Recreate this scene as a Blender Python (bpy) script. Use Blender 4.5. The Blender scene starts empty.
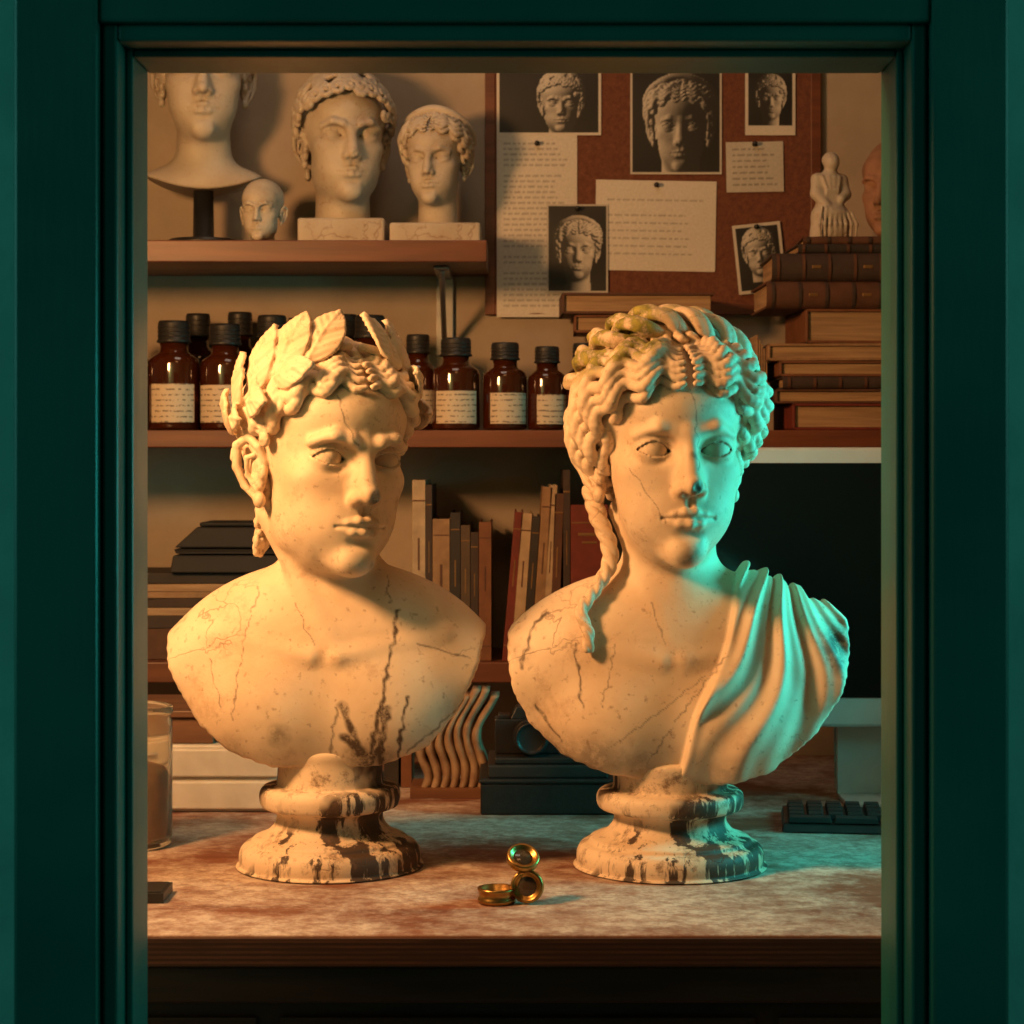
import bpy, math, random, time
import numpy as np
from mathutils import Vector, Matrix
T00=time.time()
random.seed(7); rng=np.random.default_rng(7)
scene=bpy.context.scene
f32=np.float32

# ------------------------------------------------------------------ materials
def newmat(name):
    m=bpy.data.materials.new(name); m.use_nodes=True
    nt=m.node_tree; b=nt.nodes['Principled BSDF']
    return m,nt,b
def N(nt,typ,**kw):
    n=nt.nodes.new(typ)
    for k,v in kw.items(): setattr(n,k,v)
    return n
def L(nt,a,b): nt.links.new(a,b)
def noise(nt,vec,scale,detail=4,rough=.55):
    n=N(nt,'ShaderNodeTexNoise'); n.inputs['Scale'].default_value=scale
    n.inputs['Detail'].default_value=detail; n.inputs['Roughness'].default_value=rough
    if vec is not None: L(nt,vec,n.inputs['Vector'])
    return n.outputs['Fac']
def ramp(nt,fac,stops):
    r=N(nt,'ShaderNodeValToRGB'); e=r.color_ramp.elements
    while len(e)<len(stops): e.new(.5)
    for i,(p,c) in enumerate(stops):
        e[i].position=p
        e[i].color=(c,c,c,1) if isinstance(c,(int,float)) else (*c,1)
    L(nt,fac,r.inputs['Fac']); return r.outputs['Color']
def mix(nt,fac,a,b,mode='MIX'):
    m=N(nt,'ShaderNodeMix',data_type='RGBA',blend_type=mode)
    if isinstance(fac,(int,float)): m.inputs[0].default_value=fac
    else: L(nt,fac,m.inputs[0])
    for s,v in ((6,a),(7,b)):
        if isinstance(v,tuple): m.inputs[s].default_value=(*v,1)
        else: L(nt,v,m.inputs[s])
    return m.outputs[2]
def math_(nt,op,a,b=0.0):
    m=N(nt,'ShaderNodeMath',operation=op)
    for i,v in enumerate((a,b)):
        if isinstance(v,(int,float)): m.inputs[i].default_value=v
        else: L(nt,v,m.inputs[i])
    return m.outputs[0]
def bump(nt,b,h,strength,dist=.002):
    n=N(nt,'ShaderNodeBump'); n.inputs['Strength'].default_value=strength
    n.inputs['Distance'].default_value=dist; L(nt,h,n.inputs['Height']); L(nt,n.outputs[0],b.inputs['Normal'])
def objco(nt,scale=(1,1,1)):
    t=N(nt,'ShaderNodeTexCoord'); mp=N(nt,'ShaderNodeMapping'); mp.inputs['Scale'].default_value=scale
    L(nt,t.outputs['Object'],mp.inputs['Vector']); return mp.outputs[0]
def simple(name,c1,c2=None,rough=.5,metal=0,scale=30,bmp=.15,trans=0,coords=(1,1,1),coat=0):
    m,nt,b=newmat(name); v=objco(nt,coords)
    if c2 is None: c2=tuple(x*.65 for x in c1)
    f=noise(nt,v,scale,5)
    L(nt,ramp(nt,f,[(.3,c1),(.7,c2)]),b.inputs['Base Color'])
    b.inputs['Roughness'].default_value=rough; b.inputs['Metallic'].default_value=metal
    b.inputs['Transmission Weight'].default_value=trans
    if coat: b.inputs['Coat Weight'].default_value=coat
    if bmp: bump(nt,b,noise(nt,v,scale*4,4),bmp,.001)
    return m
def marble(name,base=(.78,.645,.49),dark=(.60,.43,.28),drips=False,use_attr=True):
    m,nt,b=newmat(name); v=objco(nt)
    c=ramp(nt,noise(nt,v,9,6),[(.35,base),(.70,dark)])
    spk=ramp(nt,noise(nt,v,160,3),[(.61,0.0),(.75,.6)])
    c=mix(nt,spk,c,(.28,.17,.10))
    blot=ramp(nt,noise(nt,v,16,9,.72),[(.57,0.0),(.72,.6)])
    c=mix(nt,blot,c,(.34,.19,.10))
    vo=N(nt,'ShaderNodeTexVoronoi',feature='DISTANCE_TO_EDGE'); vo.inputs['Scale'].default_value=7
    nd=N(nt,'ShaderNodeTexNoise'); nd.inputs['Scale'].default_value=12; nd.inputs['Detail'].default_value=5; L(nt,v,nd.inputs['Vector'])
    L(nt,mix(nt,.22,v,nd.outputs['Color']),vo.inputs['Vector'])
    cr=ramp(nt,vo.outputs['Distance'],[(0.0,.75),(.010,0.0)])
    crm=math_(nt,'MULTIPLY',cr,ramp(nt,noise(nt,v,6,2),[(.50,0.0),(.62,.75)]))
    c=mix(nt,crm,c,(.16,.08,.045))
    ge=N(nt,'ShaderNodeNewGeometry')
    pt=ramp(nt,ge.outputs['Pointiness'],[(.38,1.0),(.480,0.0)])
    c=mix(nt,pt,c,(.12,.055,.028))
    h=math_(nt,'ADD',noise(nt,v,70,6,.7),math_(nt,'MULTIPLY',crm,-1.2))
    if drips:
        dv=objco(nt,(1,1,.14))
        d=ramp(nt,noise(nt,dv,34,6,.65),[(.495,0.0),(.53,1.0)])
        d=math_(nt,'MULTIPLY',d,ramp(nt,noise(nt,v,8,4),[(.43,0.0),(.50,.97)]))
        c=mix(nt,d,c,(.04,.019,.011))
        d=ramp(nt,noise(nt,v,45,7,.75),[(.54,0.0),(.66,.8)]); c=mix(nt,d,c,(.14,.07,.035))
    if use_attr:
        at=N(nt,'ShaderNodeAttribute',attribute_name='stain')
        s=math_(nt,'MULTIPLY',at.outputs['Fac'],ramp(nt,noise(nt,v,90,5,.7),[(.33,.35),(.52,1.0)]))
        c=mix(nt,s,c,(.045,.022,.012))
        am=N(nt,'ShaderNodeAttribute',attribute_name='moss')
        ms=math_(nt,'MULTIPLY',am.outputs['Fac'],ramp(nt,noise(nt,v,60,6,.7),[(.42,0.0),(.54,1.0)]))
        mc=ramp(nt,noise(nt,v,120,4),[(.35,(.07,.08,.015)),(.65,(.34,.29,.05))])
        c=mix(nt,ms,c,mc)
    L(nt,c,b.inputs['Base Color']); b.inputs['Roughness'].default_value=.6
    bump(nt,b,h,.4,.0016)
    return m

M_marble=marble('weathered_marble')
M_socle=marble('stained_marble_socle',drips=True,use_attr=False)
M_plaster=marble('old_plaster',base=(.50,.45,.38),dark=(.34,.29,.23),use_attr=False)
M_terracotta=simple('terracotta',(.30,.15,.09),(.17,.085,.05),.8,scale=25)
M_black=simple('black_plastic',(.012,.012,.013),(.02,.02,.02),.4,bmp=.03)
M_paper=simple('page_paper',(.40,.26,.145),(.22,.13,.07),.85,scale=200,coords=(.05,.05,1))
M_brass=simple('aged_brass',(.55,.33,.10),(.28,.15,.05),.32,1,scale=60)
M_steel=simple('brushed_steel',(.40,.38,.36),(.26,.26,.26),.4,.9,bmp=.05)
M_alu=simple('silver_aluminium',(.62,.60,.57),(.55,.54,.52),.4,.2,bmp=.02)
M_white=simple('cream_plastic',(.60,.52,.43),(.48,.41,.33),.5,bmp=.04)
def vcol_mat(name,rough=.5):
    m,nt,b=newmat(name); a=N(nt,'ShaderNodeAttribute',attribute_name='img')
    g=noise(nt,objco(nt),300,3); c=mix(nt,.12,a.outputs['Color'],ramp(nt,g,[(.3,.2),(.7,.9)]),'OVERLAY')
    L(nt,c,b.inputs['Base Color']); b.inputs['Roughness'].default_value=rough; return m
M_img=vcol_mat('printed_paper')
def wood(name,c1,c2,rough=.45,ax='x',sc=1):
    m,nt,b=newmat(name)
    co=(1.2,14,14) if ax=='x' else (14,14,1.2)
    v=objco(nt,co); f=noise(nt,v,4*sc,7,.6)
    L(nt,ramp(nt,f,[(.32,c1),(.66,c2)]),b.inputs['Base Color']); b.inputs['Roughness'].default_value=rough
    bump(nt,b,f,.25,.001); return m
M_shelf=wood('red_brown_shelf_wood',(.17,.054,.023),(.085,.025,.012))
M_darkwood=wood('dark_cabinet_wood',(.20,.05,.025),(.10,.025,.014),.5)
M_boxwood=wood('box_wood',(.22,.10,.05),(.12,.05,.025))

# ------------------------------------------------------------------ mesh helpers
def finish(me,name,mats,loc=(0,0,0),rot=(0,0,0),scale=1,parent=None,smooth=None):
    o=bpy.data.objects.new(name,me); scene.collection.objects.link(o)
    for m in mats:
        if m.name not in [x.name for x in me.materials if x]: me.materials.append(m)
    o.location=loc; o.rotation_euler=rot
    o.scale=(scale,)*3 if isinstance(scale,(int,float)) else scale
    if parent: o.parent=parent
    return o
def empty(name,loc=(0,0,0)):
    e=bpy.data.objects.new(name,None); e.empty_display_size=.05; scene.collection.objects.link(e); e.location=loc; return e
class MB:
    def __init__(s): s.v=[];s.f=[];s.m=[];s.s=[]
    def add(s,vs,fs,mi=0,M=None,smooth=False):
        o=len(s.v)
        for p in vs:
            p=Vector(p)
            if M is not None: p=M@p
            s.v.append(tuple(p))
        for f in fs: s.f.append([i+o for i in f]); s.m.append(mi); s.s.append(smooth)
    def box(s,x0,x1,y0,y1,z0,z1,mi=0,M=None):
        vs=[(x,y,z) for x in (x0,x1) for y in (y0,y1) for z in (z0,z1)]
        s.add(vs,[(0,1,3,2),(4,6,7,5),(0,4,5,1),(2,3,7,6),(0,2,6,4),(1,5,7,3)],mi,M)
    def lathe(s,prof,mi=0,n=40,M=None,smooth=True):
        vs=[];fs=[]
        for r,z in prof:
            for i in range(n):
                a=2*math.pi*i/n; vs.append((r*math.cos(a),r*math.sin(a),z))
        for j in range(len(prof)-1):
            for i in range(n):
                k=(i+1)%n; fs.append((j*n+i,j*n+k,(j+1)*n+k,(j+1)*n+i))
        fs.append(list(range(n))[::-1]); fs.append([ (len(prof)-1)*n+i for i in range(n)])
        s.add(vs,fs,mi,M,smooth)
    def tube(s,pts,r,mi=0,n=10,M=None,closed=False):
        P=[Vector(p) for p in pts]; vs=[];fs=[];m=len(P)
        for i,p in enumerate(P):
            if closed: d=(P[(i+1)%m]-P[i-1]).normalized()
            else: d=(P[min(i+1,m-1)]-P[max(i-1,0)]).normalized()
            u=d.cross(Vector((0.3,.2,1)).normalized()); u.normalize(); w=d.cross(u)
            rr=r[i] if isinstance(r,(list,tuple)) else r
            for k in range(n):
                a=2*math.pi*k/n; vs.append(tuple(p+u*rr*math.cos(a)+w*rr*math.sin(a)))
        for i in range(m if closed else m-1):
            for k in range(n):
                fs.append((i*n+k,i*n+(k+1)%n,((i+1)%m)*n+(k+1)%n,((i+1)%m)*n+k))
        if not closed: fs.append(list(range(n))[::-1]); fs.append([(m-1)*n+k for k in range(n)])
        s.add(vs,fs,mi,M,True)
    def build(s,name,mats,bevel=0,loc=(0,0,0),rot=(0,0,0),parent=None,seg=2):
        me=bpy.data.meshes.new(name); me.from_pydata(s.v,[],s.f); me.update()
        for m in mats: me.materials.append(m)
        me.polygons.foreach_set('material_index',s.m); me.polygons.foreach_set('use_smooth',s.s)
        o=finish(me,name,[],loc,rot,1,parent)
        if bevel:
            b=o.modifiers.new('bevel','BEVEL'); b.width=bevel; b.segments=seg; b.limit_method='ANGLE'; b.angle_limit=math.radians(50)
        return o

# ------------------------------------------------------------------ implicit sculpting (mm)
def smin(a,b,k):
    if k<=0: return np.minimum(a,b)
    h=np.maximum(k-np.abs(a-b),0)/k
    return np.minimum(a,b)-h*h*(k*.25)
def smax(a,b,k): return -smin(-a,-b,k)
class Vol:
    def __init__(s,lo,hi,h):
        s.h=h; s.lo=np.array(lo,f32)
        n=[int((hi[i]-lo[i])/h)+2 for i in range(3)]
        s.ax=[(lo[i]+h*np.arange(n[i])).astype(f32) for i in range(3)]
        s.F=np.full(n,500,f32); s.R=np.eye(3,dtype=f32); s.T=np.zeros(3,f32); s.idn=True
    def frame(s,R=None,T=(0,0,0)):
        s.idn=R is None
        s.R=np.eye(3,dtype=f32) if R is None else np.array(R,f32); s.T=np.array(T,f32)
    def sub(s,c,half):
        w=s.R@np.array(c,f32)+s.T; e=np.abs(s.R)@np.array(half,f32)+2*s.h
        sl=[]
        for i in range(3):
            a=max(0,int((w[i]-e[i]-s.lo[i])/s.h)); b=min(len(s.ax[i]),int((w[i]+e[i]-s.lo[i])/s.h)+2)
            if b<=a: return None
            sl.append(slice(a,b))
        X=s.ax[0][sl[0]][:,None,None]-s.T[0]; Y=s.ax[1][sl[1]][None,:,None]-s.T[1]; Z=s.ax[2][sl[2]][None,None,:]-s.T[2]
        if not s.idn:
            R=s.R
            X,Y,Z=(R[0,0]*X+R[1,0]*Y+R[2,0]*Z, R[0,1]*X+R[1,1]*Y+R[2,1]*Z, R[0,2]*X+R[1,2]*Y+R[2,2]*Z)
        return tuple(sl),X,Y,Z
    def op(s,sl,b,k,cut):
        A=s.F[sl]
        s.F[sl]= smax(A,-b,k) if cut else smin(A,b,k)
    def ell(s,c,r,k=10,cut=False):
        mg=max(k+2,45 if max(r)>100 else 30 if max(r)>50 else 16 if max(r)>22 else 0)
        q=s.sub(c,[x+mg for x in r])
        if q is None: return
        sl,X,Y,Z=q; X=X-c[0];Y=Y-c[1];Z=Z-c[2]
        a=(X/r[0])**2+(Y/r[1])**2+(Z/r[2])**2
        g=(X/r[0]**2)**2+(Y/r[1]**2)**2+(Z/r[2]**2)**2
        a=np.sqrt(a); d=a*(a-1)/np.sqrt(g+1e-9)
        s.op(sl,d.astype(f32),k,cut)
    def cap(s,p1,r1,p2,r2,k=2,cut=False):
        p1=np.array(p1,f32);p2=np.array(p2,f32); m=max(r1,r2)+max(k+1,28 if max(r1,r2)>18 else 0)
        q=s.sub((p1+p2)/2,np.abs(p2-p1)/2+m)
        if q is None: return
        sl,X,Y,Z=q; b=p2-p1; bb=float(b@b)+1e-6
        X=X-p1[0];Y=Y-p1[1];Z=Z-p1[2]
        t=np.clip((X*b[0]+Y*b[1]+Z*b[2])/bb,0,1)
        d=np.sqrt((X-t*b[0])**2+(Y-t*b[1])**2+(Z-t*b[2])**2)-(r1+t*(r2-r1))
        s.op(sl,d,k,cut)
    def chain(s,pts,rs,k=2,cut=False):
        for i in range(len(pts)-1):
            a=rs if isinstance(rs,(int,float)) else rs[i]; b=rs if isinstance(rs,(int,float)) else rs[i+1]
            s.cap(pts[i],a,pts[i+1],b,k,cut)
    def mesh(s):
        F=s.F; n=F.shape; ins=F<0
        c=np.zeros([x-1 for x in n],np.uint8)
        for dx in (0,1):
            for dy in (0,1):
                for dz in (0,1):
                    c+=ins[dx:n[0]-1+dx,dy:n[1]-1+dy,dz:n[2]-1+dz]
        idx=np.argwhere((c>0)&(c<8)); I,J,K=idx.T
        co=[(a,b,d) for a in (0,1) for b in (0,1) for d in (0,1)]
        V=[F[I+a,J+b,K+d] for a,b,d in co]
        acc=np.zeros((len(idx),3),f32); cnt=np.zeros(len(idx),f32)
        for i in range(8):
            for j in range(i+1,8):
                if sum(abs(co[i][q]-co[j][q]) for q in range(3))!=1: continue
                a=V[i];b=V[j]; m=((a<0)!=(b<0)); t=np.where(m,a/np.where(m,a-b,1),0)
                for q in range(3):
                    acc[:,q]+=np.where(m,co[i][q]+t*(co[j][q]-co[i][q]),0)
                cnt+=m
        P=(idx+acc/cnt[:,None])*s.h+s.lo
        im=np.full(c.shape,-1,np.int32); im[I,J,K]=np.arange(len(idx))
        faces=[]
        def g(i,j,k): return im[i,j,k]
        for ax in range(3):
            A=[slice(1,-1)]*3; A[ax]=slice(0,n[ax]-1); B=list(A); B[ax]=slice(1,n[ax])
            a=ins[tuple(A)]; b=ins[tuple(B)]
            e=np.argwhere(a!=b)
            off=[1,1,1]; off[ax]=0
            e=e+np.array(off); i,j,k=e.T
            sign=ins[i,j,k]
            if ax==0: q=[g(i,j-1,k-1),g(i,j,k-1),g(i,j,k),g(i,j-1,k)]
            elif ax==1: q=[g(i-1,j,k-1),g(i-1,j,k),g(i,j,k),g(i,j,k-1)]
            else: q=[g(i-1,j-1,k),g(i,j-1,k),g(i,j,k),g(i-1,j,k)]
            q=np.stack(q,1); q[~sign]=q[~sign][:,::-1]; faces.append(q)
        fc=np.concatenate(faces); fc=fc[(fc>=0).all(1)]
        return P,fc
def np_mesh(name,P,fc,attrs=None,scale=.001):
    me=bpy.data.meshes.new(name); me.from_pydata((P*scale).tolist(),[],fc.tolist()); me.update()
    me.polygons.foreach_set('use_smooth',np.ones(len(fc),bool))
    for k,v in (attrs or {}).items():
        a=me.attributes.new(k,'FLOAT','POINT'); a.data.foreach_set('value',v.astype(f32))
    return me
def Rz(a): c,s=math.cos(a),math.sin(a); return np.array([[c,-s,0],[s,c,0],[0,0,1]])
def Rx(a): c,s=math.cos(a),math.sin(a); return np.array([[1,0,0],[0,c,-s],[0,s,c]])
def Ry(a): c,s=math.cos(a),math.sin(a); return np.array([[c,0,s],[0,1,0],[-s,0,c]])

def build_head(V,fem=False,chip=True,ears=True):
    E=V.ell
    E((0,14,40),(71,90,74),0)
    jw=.93 if fem else 1
    E((0,-18,-18),(60*(.99 if fem else 1),64,82),25)
    E((0,-28,-70),(47*jw,50,42),18)
    if not fem:
        for s in (1,-1): E((s*41,-10,-60),(14,26,26),16)
    E((0,-64,-98),(20*jw,18,17),16)
    E((0,-40,42),(59,44,36),20)
    for s in (1,-1):
        E((s*37,-45,-20),(23,23,17),14)
        E((s*(27 if fem else 25),-42,-50),(24,29 if fem else 27,32),20)
    for s in (1,-1):
        if fem: V.chain([(s*7,-81,13),(s*28,-78,20),(s*47,-63,13)],[5,5.2,4],9)
        else: V.chain([(s*6,-82.5,9),(s*16,-84,15),(s*32,-81.5,19),(s*49,-65,13)],[6,6.4,6.4,5],8)
        E((s*31,-81,0),(20,15,13.5),8,True)
        E((s*17,-82,-2),(6,8,8),6,True)
    # eyes: ball, lids and almond opening
    for s in (1,-1):
        q=V.sub((s*31,-66,-1),(26,24,24))
        if q is None: continue
        sl,X,Y,Z=q
        dx=(X-s*31)*s; zz=Z+1-dx*.05
        sph=np.sqrt((X-s*31)**2+(Y+59.8)**2+(Z+1)**2)
        A=smin(V.F[sl],sph-17.9,4)
        sh=1-(dx/16.8)**2
        ap=np.maximum(np.maximum(zz-8.6*sh,-6.6*sh-zz),Y+61)
        A=smax(A,-ap,.8)
        V.F[sl]=np.minimum(A,sph-15.2)
    # nose
    V.cap((0,-79,18),7.2,(0,-95,-32),8.2 if fem else 9.2,7)
    E((0,-79,-30),(14,16,20),8)
    E((0,-98,-36),(9,9.5,8.5),5)
    for s in (1,-1):
        E((s*10.5,-87.5,-39),(6.3,9.5,6.5),4)
        E((s*5.5,-93,-46),(3.4,5,3.6),2,True)
    # mouth
    E((0,-60,-64),(32,23,26),16)
    E((0,-88,-53),(3,4,7),4,True)
    up=[(5,-86.5,-60.3),(15,-82.0,-62.8),(25,-75.5,-66)]
    V.chain([(-a,b,c) for a,b,c in up[::-1]]+[(0,-86.5,-61.5)]+up,[1.5,3.1,3.7,3.5,3.7,3.1,1.5],3.5)
    lr=4.9 if fem else 4.6
    V.chain([(-20,-77.5,-69.3),(-10,-83.5,-71.3),(0,-85.5,-71.8),(10,-83.5,-71.3),(20,-77.5,-69.3)],[2,lr-.9,lr,lr-.9,2],3.5)
    gr=[(5,-90.8,-65.3),(15,-86.3,-66),(26,-78.5,-66.6)]
    V.chain([(-a,b,c) for a,b,c in gr[::-1]]+[(0,-90.8,-66.3)]+gr,1.4,1.5,True)
    E((0,-87.5,-84),(15,7,5),7,True)
    E((0,-76.5,-98),(16,9,11),11)
    if ears:
        dz=-10
        for s in (1,-1):
            E((s*67,14,-4+dz),(7,15,26),4)
            V.chain([(s*67,2,4+dz),(s*73,4,18+dz),(s*79,16,28+dz),(s*85,29,19+dz),(s*84,30,-2+dz),(s*78,22,-20+dz),(s*70,10,-33+dz)],[3,4.2,4.6,4.6,4.4,3.8,3],2)
            V.chain([(s*75,9,10+dz),(s*79,18,7+dz),(s*78,16,-10+dz),(s*72,6,-24+dz)],2.8,2)
            E((s*69,5,-34+dz),(6,7,8),3)
            E((s*69,-1,-8+dz),(4,4,6),3)
            E((s*79,10,-6+dz),(7,6,10),3,True)
    if chip:
        E((4,-109.5,-38),(8,6,8),1.2,True); E((-2,-108.5,-43),(5,5,4),1,True); E((8,-105,-33),(4,4,4),1,True)
    if not fem:
        V.chain([(-3,-95,20),(-5,-93,34)],1.7,3,True); V.chain([(5,-95,20),(6,-93,33)],1.5,3,True)

def base_d(P):
    def e(c,r):
        q=P-np.array(c); r=np.array(r); a=np.sqrt(((q/r)**2).sum(1)); g=np.sqrt(((q/r**2)**2).sum(1)); return a*(a-1)/(g+1e-9)
    d=smin(e((0,14,40),(71,90,74)),e((0,-18,-18),(60,64,82)),25)
    d=smin(d,e((0,-40,42),(59,44,36)),20); d=smin(d,e((0,-30,-72),(45,50,40)),20)
    a=np.array((0,22,-60.));b=np.array((0,26,-200.)); t=np.clip(((P-a)@(b-a))/((b-a)@(b-a)),0,1)
    return smin(d,np.linalg.norm(P-a-t[:,None]*(b-a),axis=1)-47,18)
def hp(a,t,off):
    a=np.radians(np.atleast_1d(a).astype(float)); t=np.atleast_1d(t).astype(float)
    e=np.radians(np.clip((t-50)*.9,0,90)); O=np.stack([0*a,0*a+12,np.minimum(t,50)],1)
    D=np.stack([np.cos(e)*np.sin(a),-np.cos(e)*np.cos(a),np.sin(e)],1)
    lo=np.zeros(len(a)); hi=np.full(len(a),190.)
    for _ in range(15):
        m=(lo+hi)/2; d=base_d(O+D*m[:,None])-off; ins=d<0
        lo=np.where(ins,m,lo); hi=np.where(ins,hi,m)
    return O+D*lo[:,None]
def cr(ctrl,n):
    C=np.array(ctrl,float); C=np.vstack([2*C[0]-C[1],C,2*C[-1]-C[-2]]); m=len(C)-3
    u=np.linspace(0,m-1e-6,n); i=u.astype(int); f=(u-i)[:,None]
    a,b,c,d=C[i],C[i+1],C[i+2],C[i+3]
    return .5*((2*b)+(c-a)*f+(2*a-5*b+4*c-d)*f**2+(-a+3*b-3*c+d)*f**3)
def strand(V,ctrl,r,amp=4,wl=26,ph=0,lat=0,k=.9,n=None,taper=.35,relief=1.5):
    Q=cr(ctrl,60); U=Q[:,0]*1.45; t=Q[:,1]; off=Q[:,2]
    s=np.concatenate([[0],np.cumsum(np.hypot(np.diff(U),np.diff(t)))])
    n=n or max(8,int(s[-1]/4)); si=np.linspace(0,s[-1],n)
    U=np.interp(si,s,U); t=np.interp(si,s,t); off=np.interp(si,s,off)
    du=np.gradient(U);dt=np.gradient(t);l=np.hypot(du,dt)+1e-6; pu,pt=-dt/l,du/l
    w=amp*np.sin(2*np.pi*si/wl+ph)*np.clip(si/14,0,1)+lat
    P=hp((U+pu*w)/1.45,t+pt*w,off+relief*np.cos(2*np.pi*si/wl+ph))
    u=np.linspace(0,1,n); R=r*(taper+(1-taper)*np.sqrt(np.maximum(np.sin(np.pi*np.clip(u*.97+.015,0,1)),0)))
    V.chain(P,[float(x) for x in R],k)
def curl(V,a,t,size,off=8,turn=1.4,dirn=1,r=3.6):
    n=14; u=np.linspace(0,1,n); ang=u*turn*2*np.pi*dirn+rng.uniform(0,6); rad=size*(1-u*.85)
    P=hp(a+rad*np.cos(ang)/1.45,t+rad*np.sin(ang),off+u*4); V.chain(P,[float(x) for x in r*(1-.4*u)],1.0)
def leaf(V,b,tip,W=14,th=2.1,cup=3.5,c0=(0,12,40)):
    b=np.array(b,float);tip=np.array(tip,float); Lg=float(np.linalg.norm(tip-b)); u=(tip-b)/Lg
    mid=(b+tip)/2; n=mid-np.array(c0,float); n=n-u*(n@u); n=n/np.linalg.norm(n); v=np.cross(n,u)
    q=V.sub(mid,np.abs(u)*Lg/2+W*np.abs(v)+14*np.abs(n)+6)
    if q is None: return
    sl,X,Y,Z=q; X=X-b[0];Y=Y-b[1];Z=Z-b[2]
    pu=X*u[0]+Y*u[1]+Z*u[2]; pv=X*v[0]+Y*v[1]+Z*v[2]; pn=X*n[0]+Y*n[1]+Z*n[2]
    s_=np.clip(pu/Lg,0.001,.999); w=W*np.sin(np.pi*s_**.85)**.72
    bend=6*4*s_*(1-s_)-cup*(pv/W)**2+.8*np.sin(pu*.22+pv*.3)
    hgt=th+1.5*np.exp(-(pv/1.9)**2)+.4*np.sin((pu-np.abs(pv)*1.1)*2*np.pi/10)
    d=np.maximum(np.maximum((np.abs(pv)-w)*.8,(np.abs(pn-bend)-hgt)*.8),np.maximum(-pu,pu-Lg))
    V.op(sl,d.astype(f32),.6,False)
def poly_sdf(X,Z,pts):
    pts=np.array(pts,f32); d=np.full(np.broadcast(X,Z).shape,1e9,f32); ins=np.zeros(d.shape,bool)
    for i in range(len(pts)):
        a=pts[i];b=pts[i-1];e=b-a; wx=X-a[0];wz=Z-a[1]
        t=np.clip((wx*e[0]+wz*e[1])/(e@e+1e-9),0,1); d=np.minimum(d,(wx-t*e[0])**2+(wz-t*e[1])**2)
        if abs(e[1])>1e-6: ins^=(((a[1]>Z)!=(b[1]>Z))&(X<e[0]*(Z-a[1])/e[1]+a[0]))
    d=np.sqrt(d); return np.where(ins,-d,d)
def clip_outline(V,pts,top,k=4):
    X=V.ax[0][:,None];Z=V.ax[2][None,:]
    d=poly_sdf(X,Z,pts)+.9*np.sin(X*.31+2*np.sin(Z*.2))*np.sin(Z*.37+X*.11)
    d=d[:,None,:]; V.F=smax(V.F,d.astype(f32),k)
def seg_dist(x,z,line):
    d=np.full(len(x),1e9)
    for i in range(len(line)-1):
        a=np.array(line[i],float);b=np.array(line[i+1],float);e=b-a
        t=np.clip(((x-a[0])*e[0]+(z-a[1])*e[1])/(e@e+1e-9),0,1)
        d=np.minimum(d,np.hypot(x-a[0]-t*e[0],z-a[1]-t*e[1]))
    return d
def wig(x,z,a=2.2): return a*np.sin(x*.23+1.7*np.sin(z*.17))+a*.5*np.sin(z*.51+x*.4)
def blob3(P,c,r,s_=.95): return np.clip(1.4-np.linalg.norm(P-np.array(c),axis=1)/r,0,1)*s_

def hair_family(V,inner,outer,n,r,amp,wl,off0,off1,side=1,ph=0,relief=1.5):
    for i in range(n):
        u=i/(n-1); C=[]
        for (a0,t0),(a1,t1) in zip(inner,outer):
            a=a0+(a1-a0)*u; t=t0+(t1-t0)*u
            o=off0+(off1-off0)*math.sin(math.pi*min(u*1.1,1))**.7*min(.35+abs(a)/70,1)
            C.append((side*a,t,o))
        strand(V,C,r*(1+.15*math.sin(i*2.3)),amp,wl,ph+u*1.4+.35*math.sin(i*1.7)+(0 if side>0 else .9),relief=relief)
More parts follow.
